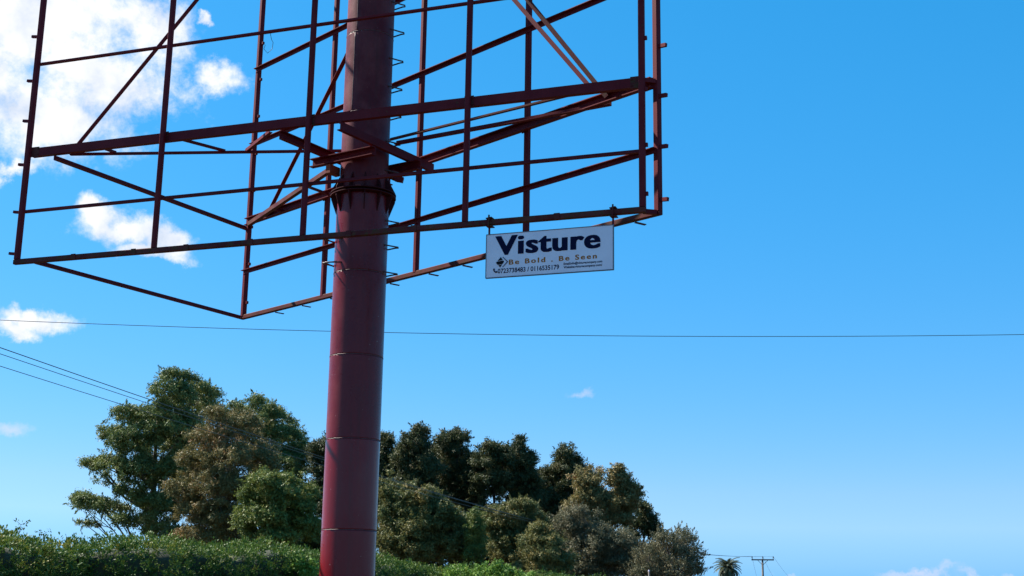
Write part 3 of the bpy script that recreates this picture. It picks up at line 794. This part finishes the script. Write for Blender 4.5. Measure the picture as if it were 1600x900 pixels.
TREES = [
    ('eucalyptus_tree', (-22.93,88), [(0.8,15.08,1.03,0.82),(1.78,15.1,0.65,0.6),(0.96,14.0,1.63,1.07),(2.65,14.37,0.73,0.77),(2.86,13.17,0.94,1.07),(-1.93,12.54,1.41,0.85),(0.34,12.49,1.92,1.28),(-2.88,11.15,1.11,1.02),(-1.15,10.76,1.79,1.36),(1.46,11.22,1.79,1.62),(-4.36,9.56,0.72,0.59),(-2.64,9.25,1.27,0.93),(-0.66,8.86,1.78,1.19),(1.45,8.89,1.35,1.69),(-5.34,7.2,0.59,0.55),(-4.23,7.05,1.1,0.59),(-3.1,6.69,0.93,0.51),(-4.54,5.75,0.67,0.21),(-1.83,7.58,0.76,0.59),(-0.3,6.9,1.09,1.18),(1.2,6.59,1.09,1.43),(-1.52,5.8,0.84,0.5),(0.33,5.33,1.05,0.67)],
     'tallest dark green tree with a low limb reaching out above the hedge', 'lf_euc', 'bark', dict(dens=.95, trunk_r=.42, depth=.9, per=70, fill=.04, clump=.38, spray=.3, lift=.1, cap=.7)),
    ('eucalyptus_tree', (-17.68,103), [(-3.62,15.43,0.65,0.65),(-1.83,15.71,0.9,0.65),(-0.66,14.47,1.3,1.2),(0.67,12.99,1.3,1.3),(1.5,11.41,0.99,1.29),(-2.08,13.2,1.6,1.5),(0.05,10.75,1.89,1.69),(-4.69,14.91,0.8,0.7),(0.66,8.55,1.97,1.73)],
     'tall airy tree with pale twin tips behind the rusty-brown tinged tree', 'lf_euc', 'bark_pale', dict(dens=.8, fill=.15, spray=.45, lift=.5, cap=.6)),
    ('broadleaf_tree', (-16.31,80), [(-1.25,11.74,0.78,0.58),(0.33,11.26,0.93,0.78),(-1.16,10.38,1.32,0.77),(-2.51,9.12,0.93,0.69),(-0.43,9.16,1.62,1.23),(1.43,9.19,1.0,1.23),(-3.01,7.47,0.92,0.69),(-0.77,7.32,1.77,1.23),(1.15,7.35,1.15,1.07),(-2.03,6.16,1.3,0.84),(-0.28,5.62,1.53,0.92),(-2.7,4.72,0.84,0.53),(-0.97,4.48,1.14,0.61)],
     'brown and olive tree with a rusty orange patch and visible grey branches', 'lf_brown', 'bark_pale', dict(per=75, ln=.16, wd=.06, dens=1.0, bare=9, droop=.2, hotspot=(-.6,9.9,1.2))),
    ('broadleaf_tree', (-12.02,72), [(-0.78,7.2,0.93,0.55),(-1.67,6.43,0.62,0.48),(0.11,6.63,1.04,0.62),(-1.81,5.24,0.69,0.55),(-0.44,5.36,1.17,0.76),(0.91,5.96,0.69,0.69),(1.3,4.94,0.62,0.76),(-0.1,4.25,1.23,0.48),(-1.48,4.33,0.69,0.48),(-2.25,5.74,0.48,0.41),(-1.22,7.6,0.35,0.28),(0.24,7.42,0.42,0.31),(1.35,6.75,0.41,0.48)],
     'low rounded fresh green tree in dense tufts just left of the billboard pole', 'lf_green', 'bark', dict(clump=.34, per=110, ln=.14, wd=.08, droop=.1)),
    ('evergreen_tree', (-13.35,98), [(-0.9,11.62,0.52,0.85),(-0.35,10.12,0.94,1.23),(-0.59,8.25,0.94,1.22),(0.51,12.02,1.18,1.04),(1.3,10.14,1.32,1.6),(0.48,7.33,1.41,1.41)],
     'dark tree mostly hidden behind the billboard pole', 'lf_dark', 'bark', dict()),
    ('evergreen_tree', (-8.94,100), [(-0.56,12.67,0.87,0.73),(-0.21,11.23,0.87,1.06),(-0.69,9.88,0.96,1.15),(-1.48,11.55,0.97,1.16),(-0.39,8.22,1.15,1.15)],
     'dark evergreen half hidden by the right edge of the billboard pole', 'lf_dark', 'bark', dict()),
    ('evergreen_tree', (-6.33,97), [(-0.28,13.18,0.61,0.61),(-0.62,12.0,1.22,1.03),(-1.52,10.96,0.89,0.75),(0.18,10.38,1.22,1.22),(-0.67,9.21,1.21,1.03),(0.75,8.54,0.93,0.84)],
     'dark evergreen with a pointed tip, first full tree to the right of the billboard pole', 'lf_dark', 'bark', dict(dens=.95)),
    ('evergreen_tree', (-3.91,102), [(-0.84,12.97,0.89,0.59),(0.24,13.24,0.84,0.59),(-0.57,11.84,1.67,1.18),(-1.26,10.22,1.28,0.98),(0.7,10.25,1.18,1.37),(-0.73,8.67,1.37,0.88),(0.99,8.21,1.08,0.88),(-0.27,13.57,0.3,0.4),(-1.1,13.36,0.3,0.35)],
     'dark evergreen with a broad double-domed top above the brown thicket', 'lf_dark', 'bark', dict(dens=.9)),
    ('evergreen_tree', (-0.99,100), [(-0.51,12.22,1.02,0.58),(-0.82,10.96,1.25,1.06),(0.71,11.37,0.87,0.97),(-0.32,9.73,1.54,0.77),(-1.4,8.8,0.77,0.86),(0.77,7.79,1.05,0.62),(-0.9,7.53,0.86,0.67),(0.6,12.19,0.39,0.44)],
     'dark flat-domed evergreen with sky showing under its crown between trunks', 'lf_dark', 'bark', dict(dens=.9)),
    ('evergreen_tree', (1.39,101), [(-0.71,12.46,0.64,0.73),(-0.3,11.2,0.88,1.07),(0.2,10.05,0.78,0.97),(-1.16,10.02,0.78,0.78),(0.7,8.47,0.97,1.16),(-0.75,8.78,0.68,0.58),(-0.67,13.09,0.29,0.39),(0.33,11.79,0.34,0.49)],
     'narrow dark evergreen with a blunt upright top beside the flat-domed one', 'lf_dark', 'bark', dict(dens=.95)),
    ('evergreen_tree', (4.49,104), [(-0.26,12.23,0.65,0.65),(-0.25,11.03,1.3,1.1),(1.0,10.95,0.8,0.8),(-1.35,10.82,0.7,0.8),(0.16,9.7,1.2,0.9),(-1.13,8.69,0.9,1.3),(2.01,10.57,0.7,0.7),(0.52,7.98,1.1,1.19),(-0.82,7.22,1.09,1.09),(-0.26,12.84,0.3,0.35),(0.75,11.85,0.4,0.4),(-1.93,9.17,0.8,1.1)],
     'dark pointed evergreen rising behind the large olive-brown tree', 'lf_dark', 'bark', dict(dens=.95)),
    ('broadleaf_tree', (6.34,88), [(-1.27,8.81,0.85,0.55),(-0.97,7.85,1.1,0.93),(0.94,9.22,0.72,0.64),(1.4,8.3,0.8,0.85),(0.13,7.45,1.43,0.84),(1.56,7.26,0.59,0.84),(-2.23,6.99,0.72,0.72),(-0.84,6.27,1.18,0.84),(0.84,6.54,0.93,0.5),(0.85,9.72,0.34,0.25),(1.9,8.1,0.38,0.51),(-1.69,9.3,0.34,0.25)],
     'large olive-brown double-topped tree at the falling end of the tree line', 'lf_brown', 'bark', dict(ln=.16, wd=.075, clump=.34, per=90, dens=1.1)),
    ('broadleaf_tree', (9.28,92), [(-0.06,7.49,0.53,0.53),(0.38,6.67,0.53,0.53),(-0.33,6.44,0.62,0.53),(0.72,5.94,0.53,0.53),(-0.9,5.66,0.61,0.44)],
     'small dark tree stepping down behind the twiggy shrub', 'lf_dark', 'bark', dict(clump=.3, trunk_r=.16)),
    ('shrub', (5.91,82), [(-1.76,5.47,0.78,0.63),(0.59,4.74,1.33,0.7),(-0.97,4.25,1.33,0.94),(-2.34,4.23,0.78,0.78),(0.58,3.4,1.32,0.86),(-1.55,3.06,1.32,0.7),(1.56,4.06,0.7,0.7),(-2.47,6.04,0.71,0.59),(-1.57,6.56,0.51,0.43),(-0.19,5.42,0.86,0.51),(1.17,5.13,0.63,0.43)],
     'grey-brown fine-leaved thicket tree below the large olive-brown tree', 'lf_grey', 'bark_pale', dict(ln=.13, wd=.05, clump=.32, per=70, dens=1.1, bare=6, droop=.1, ragged=.15, cat='shrub', trunk_r=.14)),
    ('shrub', (9.62,79), [(0.48,4.98,0.9,0.53),(0.84,4.14,0.83,0.6),(-0.36,4.23,0.9,0.75),(-1.49,3.84,0.9,0.83),(1.32,3.3,0.6,0.45),(0.19,3.21,1.12,0.6),(-1.5,3.0,1.12,0.6),(-0.73,5.04,0.45,0.38)],
     'twiggy grey-brown shrub ending the tree line with loose sprigs against the sky', 'lf_grey', 'bark_pale', dict(ln=.13, wd=.055, clump=.3, per=40, dens=.8, bare=14, droop=-.2, ragged=.6, spray=1.3, lift=.6, cap=.2, fill=.2, cat='shrub', trunk_r=.14)),
    ('broadleaf_tree', (-5.09,78), [(-1.76,7.25,0.75,0.52),(-0.13,6.91,1.27,0.6),(-1.23,6.04,1.19,0.82),(0.82,6.07,1.04,0.75),(-0.09,5.32,1.41,0.89),(1.78,5.17,0.89,0.82),(-1.73,4.57,0.97,0.82),(1.25,4.25,1.26,0.74),(-0.23,3.97,1.33,0.67),(2.44,3.9,0.67,0.67),(-2.22,7.77,0.45,0.34),(-0.83,7.45,0.45,0.34),(0.72,7.07,0.45,0.37),(1.64,6.27,0.6,0.45),(2.4,5.73,0.52,0.45)],
     'wide brown and olive thicket tree beside the billboard pole above the hedge', 'lf_olive', 'bark', dict(ln=.16, wd=.075, clump=.32, per=85, dens=1.05, bare=3, droop=.2, hotspot=(0,6.9,.7))),
    ('conifer_sapling', (-1.83,76), [(-0.07,5.96,0.22,0.44),(-0.06,5.38,0.4,0.51),(-0.04,4.67,0.58,0.58),(-0.03,3.85,0.65,0.58)],
     'small pointed fresh green conifer between the brown thicket trees', 'lf_green', 'bark', dict(clump=.2, per=60, ln=.1, wd=.05, dens=1.2, cat='tree', trunk_r=.1)),
    ('broadleaf_tree', (0.60,84), [(0.22,6.98,1.09,0.48),(-0.57,6.21,1.04,0.72),(0.83,6.23,0.8,0.72),(-1.37,5.69,0.72,0.64),(-0.03,5.11,1.12,0.88),(-1.14,4.51,0.96,0.96),(-0.33,3.54,1.2,0.72),(-1.97,6.07,0.56,0.48),(-1.38,6.6,0.48,0.4),(1.56,6.01,0.48,0.4)],
     'dull olive tree with a flat slanting top in front of the dark evergreens', 'lf_olive', 'bark', dict(ln=.14, wd=.065, clump=.32, per=90, dens=.95)),
    ('shrub', (2.03,75), [(-0.17,5.18,0.64,0.39),(-0.66,4.54,0.86,0.46),(0.41,4.42,0.71,0.57),(-0.19,3.71,1.07,0.64),(1.06,3.38,0.64,0.57),(-0.0,2.91,1.28,0.5),(-1.25,2.99,0.64,0.5)],
     'yellowish-brown tufted shrub in front of the dull olive tree', 'lf_olive', 'bark', dict(ln=.12, wd=.06, clump=.28, per=85, dens=1.05, droop=0, cat='shrub', trunk_r=.13, hotspot=(0,5.0,.8))),
    ('shrub', (-5.94,91), [(-2.07,6.47,1.22,0.96),(-0.35,7.01,1.31,0.87),(1.41,6.4,1.3,1.04),(2.94,5.78,1.04,1.04),(-1.58,4.85,1.47,1.13),(0.59,4.68,1.56,1.13),(2.85,4.16,1.12,1.04),(-2.39,3.36,1.29,0.78),(0.2,3.19,1.55,0.69),(2.58,3.01,1.29,0.52)],
     'dark understory shrub filling in behind the wide brown and olive thicket tree', 'lf_dark', 'bark', dict(cat='shrub', per=70, dens=.8, trunk_r=.14)),
    ('shrub', (1.19,93), [(-2.35,5.99,1.06,0.8),(-0.92,5.57,1.24,1.06),(1.07,5.95,1.15,1.15),(2.4,5.76,0.89,0.98),(-2.23,4.51,1.24,1.15),(-0.02,4.11,1.5,1.06),(2.28,4.32,1.33,1.15),(-2.43,3.16,1.23,0.62),(0.44,3.08,1.59,0.53),(2.64,3.24,1.15,0.62)],
     'dark understory shrub behind the dull olive tree and yellowish-brown shrub', 'lf_dark', 'bark', dict(cat='shrub', per=70, dens=.8, trunk_r=.14)),
    ('shrub', (8.64,95), [(-2.48,5.22,1.36,0.9),(-0.44,4.71,1.26,0.9),(1.36,4.48,1.17,0.99),(2.71,3.88,0.99,0.81),(-2.02,3.67,1.53,0.9),(0.23,3.36,1.53,0.72),(2.48,3.08,1.35,0.54)],
     'dark understory shrub behind the twiggy grey-brown shrubs at the end of the tree line', 'lf_dark', 'bark', dict(cat='shrub', per=60, dens=.6, trunk_r=.14)),
    ('shrub', (-18.83,86), [(-2.01,4.95,0.98,0.66),(-0.56,4.81,1.15,0.74),(1.08,4.71,1.15,0.74),(2.52,4.61,0.98,0.74),(-1.32,3.87,1.39,0.65),(1.14,3.71,1.63,0.65)],
     'dark olive understory shrub below the brown tree, just above the hedge', 'lf_olive', 'bark', dict(cat='shrub', ln=.15, wd=.07, clump=.34, per=75, dens=.9, trunk_r=.12)),
    ('shrub', (-12.83,84), [(-1.73,5.08,0.96,0.8),(-0.44,4.98,0.96,0.88),(0.88,4.84,0.96,0.96),(1.9,4.54,0.96,0.96),(-0.86,3.79,1.36,0.64),(1.35,3.44,1.43,0.72)],
     'dark understory shrub below the fresh green tree beside the billboard pole', 'lf_dark', 'bark', dict(cat='shrub', per=75, dens=.8, trunk_r=.12)),
    ('evergreen_tree', (-5.26,108), [(-3.5,12.75,0.84,0.68),(-2.24,12.4,0.94,0.73),(-0.79,12.79,0.78,0.73),(0.28,11.92,1.15,0.94),(-2.81,10.84,1.25,1.04),(-0.19,10.11,1.56,1.14),(1.58,11.94,0.83,0.83),(2.46,12.32,0.73,0.68),(2.65,10.67,1.14,1.14)],
     'dark evergreen filling the gaps behind the pointed and double-domed evergreens', 'lf_dark', 'bark', dict()),
    ('evergreen_tree', (1.67,110), [(-1.6,12.46,0.64,0.74),(-2.76,11.65,0.95,0.85),(-0.79,11.15,0.95,1.06),(1.01,11.02,0.69,0.74),(1.76,10.14,0.95,0.95),(-0.35,9.59,1.27,0.95),(2.3,8.84,1.05,1.05),(-2.47,10.08,0.85,0.53)],
     'dark evergreen filling the gaps behind the flat-domed and narrow evergreens', 'lf_dark', 'bark', dict()),
]
for nm, base, blobs, lab, lm, bk, kw in TREES:
    tree(nm, base, blobs, lab, M[lm], M[bk], None, **kw)

# ------------------------------------------------------------------ hedge
HPTS = [(-12.6, 16, 2.5), (-11.9, 21, 2.55), (-11.26, 25.0, 2.6), (-10.98, 29.0, 2.70), (-10.75, 29.5, 2.76), (-10.11, 31.5, 2.76), (-8.8, 34.0, 2.91), (-7.38, 37.5, 2.91), (-5.78, 41.0, 2.93),
        (-4.31, 44.0, 2.75), (-2.52, 47.0, 2.54), (-1.12, 49.0, 2.5), (1.72, 54.0, 2.42), (3.77, 58.0, 2.30), (5.5, 62.0, 2.25)]
HP = np.array(HPTS)
seg = np.r_[0, np.cumsum(np.hypot(np.diff(HP[:, 0]), np.diff(HP[:, 1])))]
def hline(s):
    x = np.interp(s, seg, HP[:, 0]); y = np.interp(s, seg, HP[:, 1]); z = np.interp(s, seg, HP[:, 2])
    e = .6
    tx = np.interp(s + e, seg, HP[:, 0]) - np.interp(s - e, seg, HP[:, 0]); ty = np.interp(s + e, seg, HP[:, 1]) - np.interp(s - e, seg, HP[:, 1])
    L = np.hypot(tx, ty) + 1e-9
    return x, y, z, ty / L, -tx / L          # (nx, ny) points to the road side
hd = empty('hedge', (-7.0, 39.0, 0))
tag(hd, 'long clipped leafy hedge with yellow-green tips running behind the billboard pole', 'hedge')
def lump(s, q):
    return (.16 * np.sin(s * 1.1 + 1.0) + .10 * np.sin(s * 1.7 + q * 2.1) + .08 * np.sin(s * 3.9 + 1.3 - q * 3.0) + .06 * np.sin(s * 7.3 + q * 5.1) + .05 * np.sin(s * 12.1 - q * 7.7) + .10 * np.sin(s * 5.3 + q * 2.4) * np.sin(q * 4.5 - s * 2.1))
def hedge_surf(s, q):
    """q 0..1 goes from the foot of the road side up over the top to the far foot; returns point and outward normal"""
    x, y, z, nx, ny = hline(s)
    hw = 1.0
    a = np.clip((q - .36) / .28, 0, 1)                 # 0 road face, 1 far face
    w = np.cos(a * math.pi) * hw
    h = np.where(q < .36, q / .36 * .84, np.where(q > .64, (1 - q) / .36 * .84, .84 + .16 * np.sin(a * math.pi) ** .8))
    b = lump(s, q * 6)
    on = np.cos(a * math.pi); uz = np.sin(a * math.pi)
    off = w + on * b
    zz = h * (z - .13) + uz * b * .7
    return np.stack([x + nx * off, y + ny * off, zz], 1), np.stack([nx * on, ny * on, uz], 1)
ns, nq = 150, 18
S, Q = np.meshgrid(np.linspace(.2, seg[-1] - .2, ns), np.linspace(0, 1, nq), indexing='ij')
P, N = hedge_surf(S.ravel(), Q.ravel())
P = P - N * .27
P[:, 2] = np.maximum(P[:, 2], 0)
me = bpy.data.meshes.new('dark_core')
fc = [(i * nq + j, (i + 1) * nq + j, (i + 1) * nq + j + 1, i * nq + j + 1) for i in range(ns - 1) for j in range(nq - 1)]
fc += [tuple(range(nq)), tuple(range((ns - 1) * nq, ns * nq))[::-1]]
me.from_pydata(P.tolist(), [], fc); me.update()
o = mesh_obj('dark_core', me, M['dark_core'], hd, True)  # closed shell added inside the leaves, dark to stand in for inner shade
nsp = 20000                                             # sprigs, each a tuft of leaves
s = rng.uniform(0, seg[-1], nsp) ** 1.0
q = np.where(rng.random(nsp) < .85, rng.uniform(.12, .68, nsp), rng.uniform(0, 1, nsp))
pc_, nc_ = hedge_surf(s, q)
pc_ = pc_ + nc_ * rng.normal(-.04, .05, nsp)[:, None]
patch = .5 + .5 * np.sin(s * 1.1 + np.sin(s * .37) * 3) * np.sin(q * 9 + s * .6)
tc_ = np.clip(rng.normal(.34, .17, nsp) + (patch > .68) * .22 + np.where((q > .33) & (q < .6), .12, 0), 0, 1)
per = rng.integers(7, 14, nsp)
ix = np.repeat(np.arange(nsp), per); m = len(ix)
d = unit(m)
pos = pc_[ix] + d * rng.uniform(.02, .11, m)[:, None] + nc_[ix] * rng.uniform(-.03, .08, m)[:, None]
ax = d + nc_[ix] * .5 + np.array([0, 0, .5])
nr = nc_[ix] * .8 + unit(m) * .7 + np.array([0, 0, .5])
me = leaf_mesh('foliage', pos, ax, nr, rng.uniform(.05, .10, m), rng.uniform(.03, .05, m), tc_[ix] + rng.normal(0, .08, m), M['lf_hedge'])
o = mesh_obj('foliage', me, None, hd); o['kind'] = 'stuff'

# bright rounded bushes growing out of the hedge line, and thin shoots above it
def bush(loc, blobs, label, mat):
    t = empty('bush', loc); tag(t, label, 'bush')
    cc, cr = [], []
    for dx, dy, z, rx, rz in blobs:
        n = int(70 * rx * rx + 30); d_ = unit(n)
        cc.append(np.array([loc[0] + dx, loc[1] + dy, z]) + d_ * rng.uniform(.6, 1, n)[:, None] * np.array([rx, rx, rz])); cr.append(rng.uniform(.10, .2, n))
    cc = np.concatenate(cc); cr = np.concatenate(cr)
    me = leaf_mesh('foliage', *crown_from_clumps(cc, cr, 42, .10, .05, -.3, .9), mat)
    o_ = mesh_obj('foliage', me, None, t); o_['kind'] = 'stuff'
    b_ = bmesh.new()
    for i in range(14):
        c_ = Vector(cc[rng.integers(len(cc))])
        tube(b_, [(loc[0] + random.uniform(-.2, .2), loc[1] + random.uniform(-.2, .2), -.05), (loc[0] * .4 + c_.x * .6, loc[1] * .4 + c_.y * .6, c_.z * .6), c_], [.035, .02, .006], 5, False)
    bm_obj('stem', b_, M['bark'], t, True)
bush((-.75, 45.6, 0), [(-.7, 0, 1.9, .8, .75), (.3, .1, 2.0, .85, .72), (1.2, .3, 1.8, .8, .65), (-.1, 0, 1.0, 1.3, .9)], 'rounded bright green bush in front of the hedge, right of the billboard pole', M['lf_bright'])
bush((-6.15, 38.3, 0), [(-.35, 0, 2.1, .6, .66), (.25, 0, 2.1, .55, .62), (0, .1, 1.1, .9, 1.0)], 'small bright green bush against the hedge, left of the billboard pole', M['lf_bright'])
def shoot(loc, h, label):
    t = empty('shoot', loc); tag(t, label, 'plant', None)
    b_ = bmesh.new()
    x, y, z = loc
    st = [Vector((x + .03 * math.sin(i * 1.3), y, z - .6 + (h + .6) * i / 6)) for i in range(7)]
    tube(b_, st, [.012, .011, .01, .009, .007, .006, .004], 5)
    tips = []
    for i in range(2, 7):
        for sgn in (-1, 1):
            e_ = st[i] + Vector((sgn * random.uniform(.06, .16), random.uniform(-.08, .08), random.uniform(.05, .12)))
            tube(b_, [st[i], e_], [.006, .003], 4, False); tips.append(e_)
    bm_obj('stem', b_, M['bark'], t, True)
    pts = np.array([list(v) for v in tips] + [list(st[-1])])
    ix_ = np.repeat(np.arange(len(pts)), 7); n = len(ix_)
    me = leaf_mesh('foliage', pts[ix_] + rng.normal(0, .035, (n, 3)), unit(n) + np.array([0, 0, .4]), unit(n), rng.uniform(.05, .09, n), rng.uniform(.025, .04, n), rng.normal(.3, .1, n), M['lf_hedge'])
    o_ = mesh_obj('foliage', me, None, t); o_['kind'] = 'stuff'
shoot((-10.74, 29.5, 2.6), .34, 'tallest thin leafy shoot sticking up above the hedge')
shoot((-10.45, 30.0, 2.58), .16, 'short thin shoot beside the tallest one above the hedge')

# ------------------------------------------------------------------ palm
pb = Vector((42.4, 260.0, 0))
pt_ = empty('palm_tree', pb); tag(pt_, 'distant palm tree with a shaggy drooping crown beside the utility pole', 'palm tree')
b_ = bmesh.new(); tube(b_, [pb + V3(0, 0, -.1), pb + V3(.05, 0, 3), pb + V3(0, 0, 6.2), pb + V3(0, 0, 7.4)], [.42, .34, .33, .45], 10); bm_obj('trunk', b_, M['bark'], pt_, True)
for i in range(62):
    a_ = i * 2.39996; el = rad(80 - 140 * (i / 62) + random.uniform(-8, 8)); L = random.uniform(2.9, 3.5)
    spine = []
    p_ = pb + V3(0, 0, 7.4); e_ = el
    for j in range(7):
        spine.append(p_.copy()); st_ = L / 6
        p_ = p_ + Vector((math.cos(a_) * math.cos(e_), math.sin(a_) * math.cos(e_), math.sin(e_))) * st_; e_ -= rad(15)
    b_ = bmesh.new()
    sd_ = Vector((-math.sin(a_), math.cos(a_), 0))
    for j in range(6):
        for k_ in range(3):
            q0 = spine[j].lerp(spine[j + 1], k_ / 3); tl = .8 * (1 - .6 * abs(j + k_ / 3 - 2.5) / 3.5)
            fwd = (spine[j + 1] - spine[j]).normalized()
            for sg_ in (-1, 1):
                tip = q0 + sd_ * sg_ * tl * .75 + fwd * tl * .6 - Vector((0, 0, tl * .35)); wv = fwd * .13
                b_.faces.new([b_.verts.new(q0 - wv), b_.verts.new(q0 + wv), b_.verts.new(tip)])
    tube(b_, spine, [.04, .035, .03, .025, .02, .014, .008], 4, False)
    me = bpy.data.meshes.new('frond'); b_.to_mesh(me); b_.free()
    at = me.attributes.new('tint', 'FLOAT', 'FACE'); tv = .05 + .4 * (i / 62) + random.uniform(-.1, .1)
    at.data.foreach_set('value', [tv + random.uniform(-.08, .08) for _ in me.polygons])
    mesh_obj('frond', me, M['lf_palm'], pt_)

# ------------------------------------------------------------------ utility pole and overhead wires
UX, UY, UZ = 30.25, 160.0, 6.15
up_ = empty('utility_pole', (UX, UY, 0)); tag(up_, 'distant wooden utility pole with a crossarm and three insulators', 'utility pole')
LD = Vector((44.7, 123.0, 0)).normalized(); LS = Vector((LD.y, -LD.x, 0))
b_ = bmesh.new(); tube(b_, [(UX, UY, -.2), (UX, UY, 3), (UX, UY, UZ + .12)], [.16, .14, .11], 10); bm_obj('post', b_, M['wood'], up_, True)
U0 = Vector((UX, UY, UZ))
ca = bar('crossarm', U0 - LS * 1.32 + V3(0, -.14, 0), U0 + LS * 1.32 + V3(0, -.14, 0), rect(.12, .15), M['wood'], up_)
for sg_ in (-1, 1): bar('arm_brace', U0 + LS * .6 * sg_ + V3(0, -.18, -.06), U0 + V3(0, -.14, -.62), rect(.05, .05), M['wood'], up_)
att = []
for m in (-1.25, .02, 1.25):
    q = U0 + LS * m + V3(0, -.14, .07)
    b_ = bmesh.new(); lathe(b_, (q.x, q.y), [(.03, q.z), (.03, q.z + .1), (.075, q.z + .13), (.05, q.z + .2), (.07, q.z + .24), (.04, q.z + .34)], 10); bm_obj('insulator', b_, M['insul'], ca)
    att.append(q + V3(0, 0, .34))
def wire(name, pts, r, label, cat='wire', group=None):
    b_ = bmesh.new(); tube(b_, pts, r, 6)
    o_ = bm_obj(name, b_, M['wire_alu' if name == 'power_wire' else 'wire'], None, True); tag(o_, label, cat, group); return o_
G = 'power wires strung to the utility pole'
near = [Vector((-14.52, 37, 8.23)), Vector((-14.50, 37, 8.05)), Vector((-14.47, 37, 7.70))]
labs = ['thin dark power wire, uppermost of three crossing in front of the trees', 'thin dark power wire, middle one of three crossing in front of the trees', 'thin dark power wire, lowest of three crossing in front of the trees']
for i in range(3):
    a_ = near[i]; b2 = att[i]
    pts = []
    for j in range(-8, 41):
        f = j / 40
        p_ = a_.lerp(b2, f); p_.z -= 4 * 1.62 * f * (1 - f); pts.append(p_)
    wire('power_wire', pts, .010 + .003 * (i == 0), labs[i], 'wire', G)
    far = b2 + Vector((14 + i * 2.4, 70, -3.0 - .15 * i))
    pts = [b2.lerp(far, j / 12) - V3(0, 0, 4 * .5 * (j / 12) * (1 - j / 12)) for j in range(13)]
    wire('power_wire', pts, .012, ['leftmost', 'central', 'rightmost'][i] + ' insulator\'s faint wire leading on beyond the utility pole', 'wire', 'wires beyond the utility pole')
pts = []
for j in range(61):
    x = -45 + 100 * j / 60
    # sagging span fitted as a shallow parabola
    z = 10.40 + .00083 * (x + 1.0) ** 2 - .0009 * (x + 1.0) * 0
    pts.append((x, 45 + .0 * x, z))
wire('telephone_wire', pts, .011, 'single long wire sagging across the whole sky behind the billboard pole', 'wire')

# pale stake below the end of the tree line
st = empty('stake', (7.33, 70, 0)); tag(st, 'thin pale stake standing below the twiggy shrub at the tree line', 'stake')
b_ = bmesh.new(); tube(b_, [(7.33, 70, -.2), (7.34, 70, 1.5), (7.33, 70, 2.9)], [.05, .045, .04], 8); bm_obj('post', b_, M['wood'], st, True)
b_ = bmesh.new(); lathe(b_, (7.33, 70), [(.042, 2.9), (.044, 2.94), (.02, 2.99)], 8); bm_obj('cap', b_, M['panel'], st)
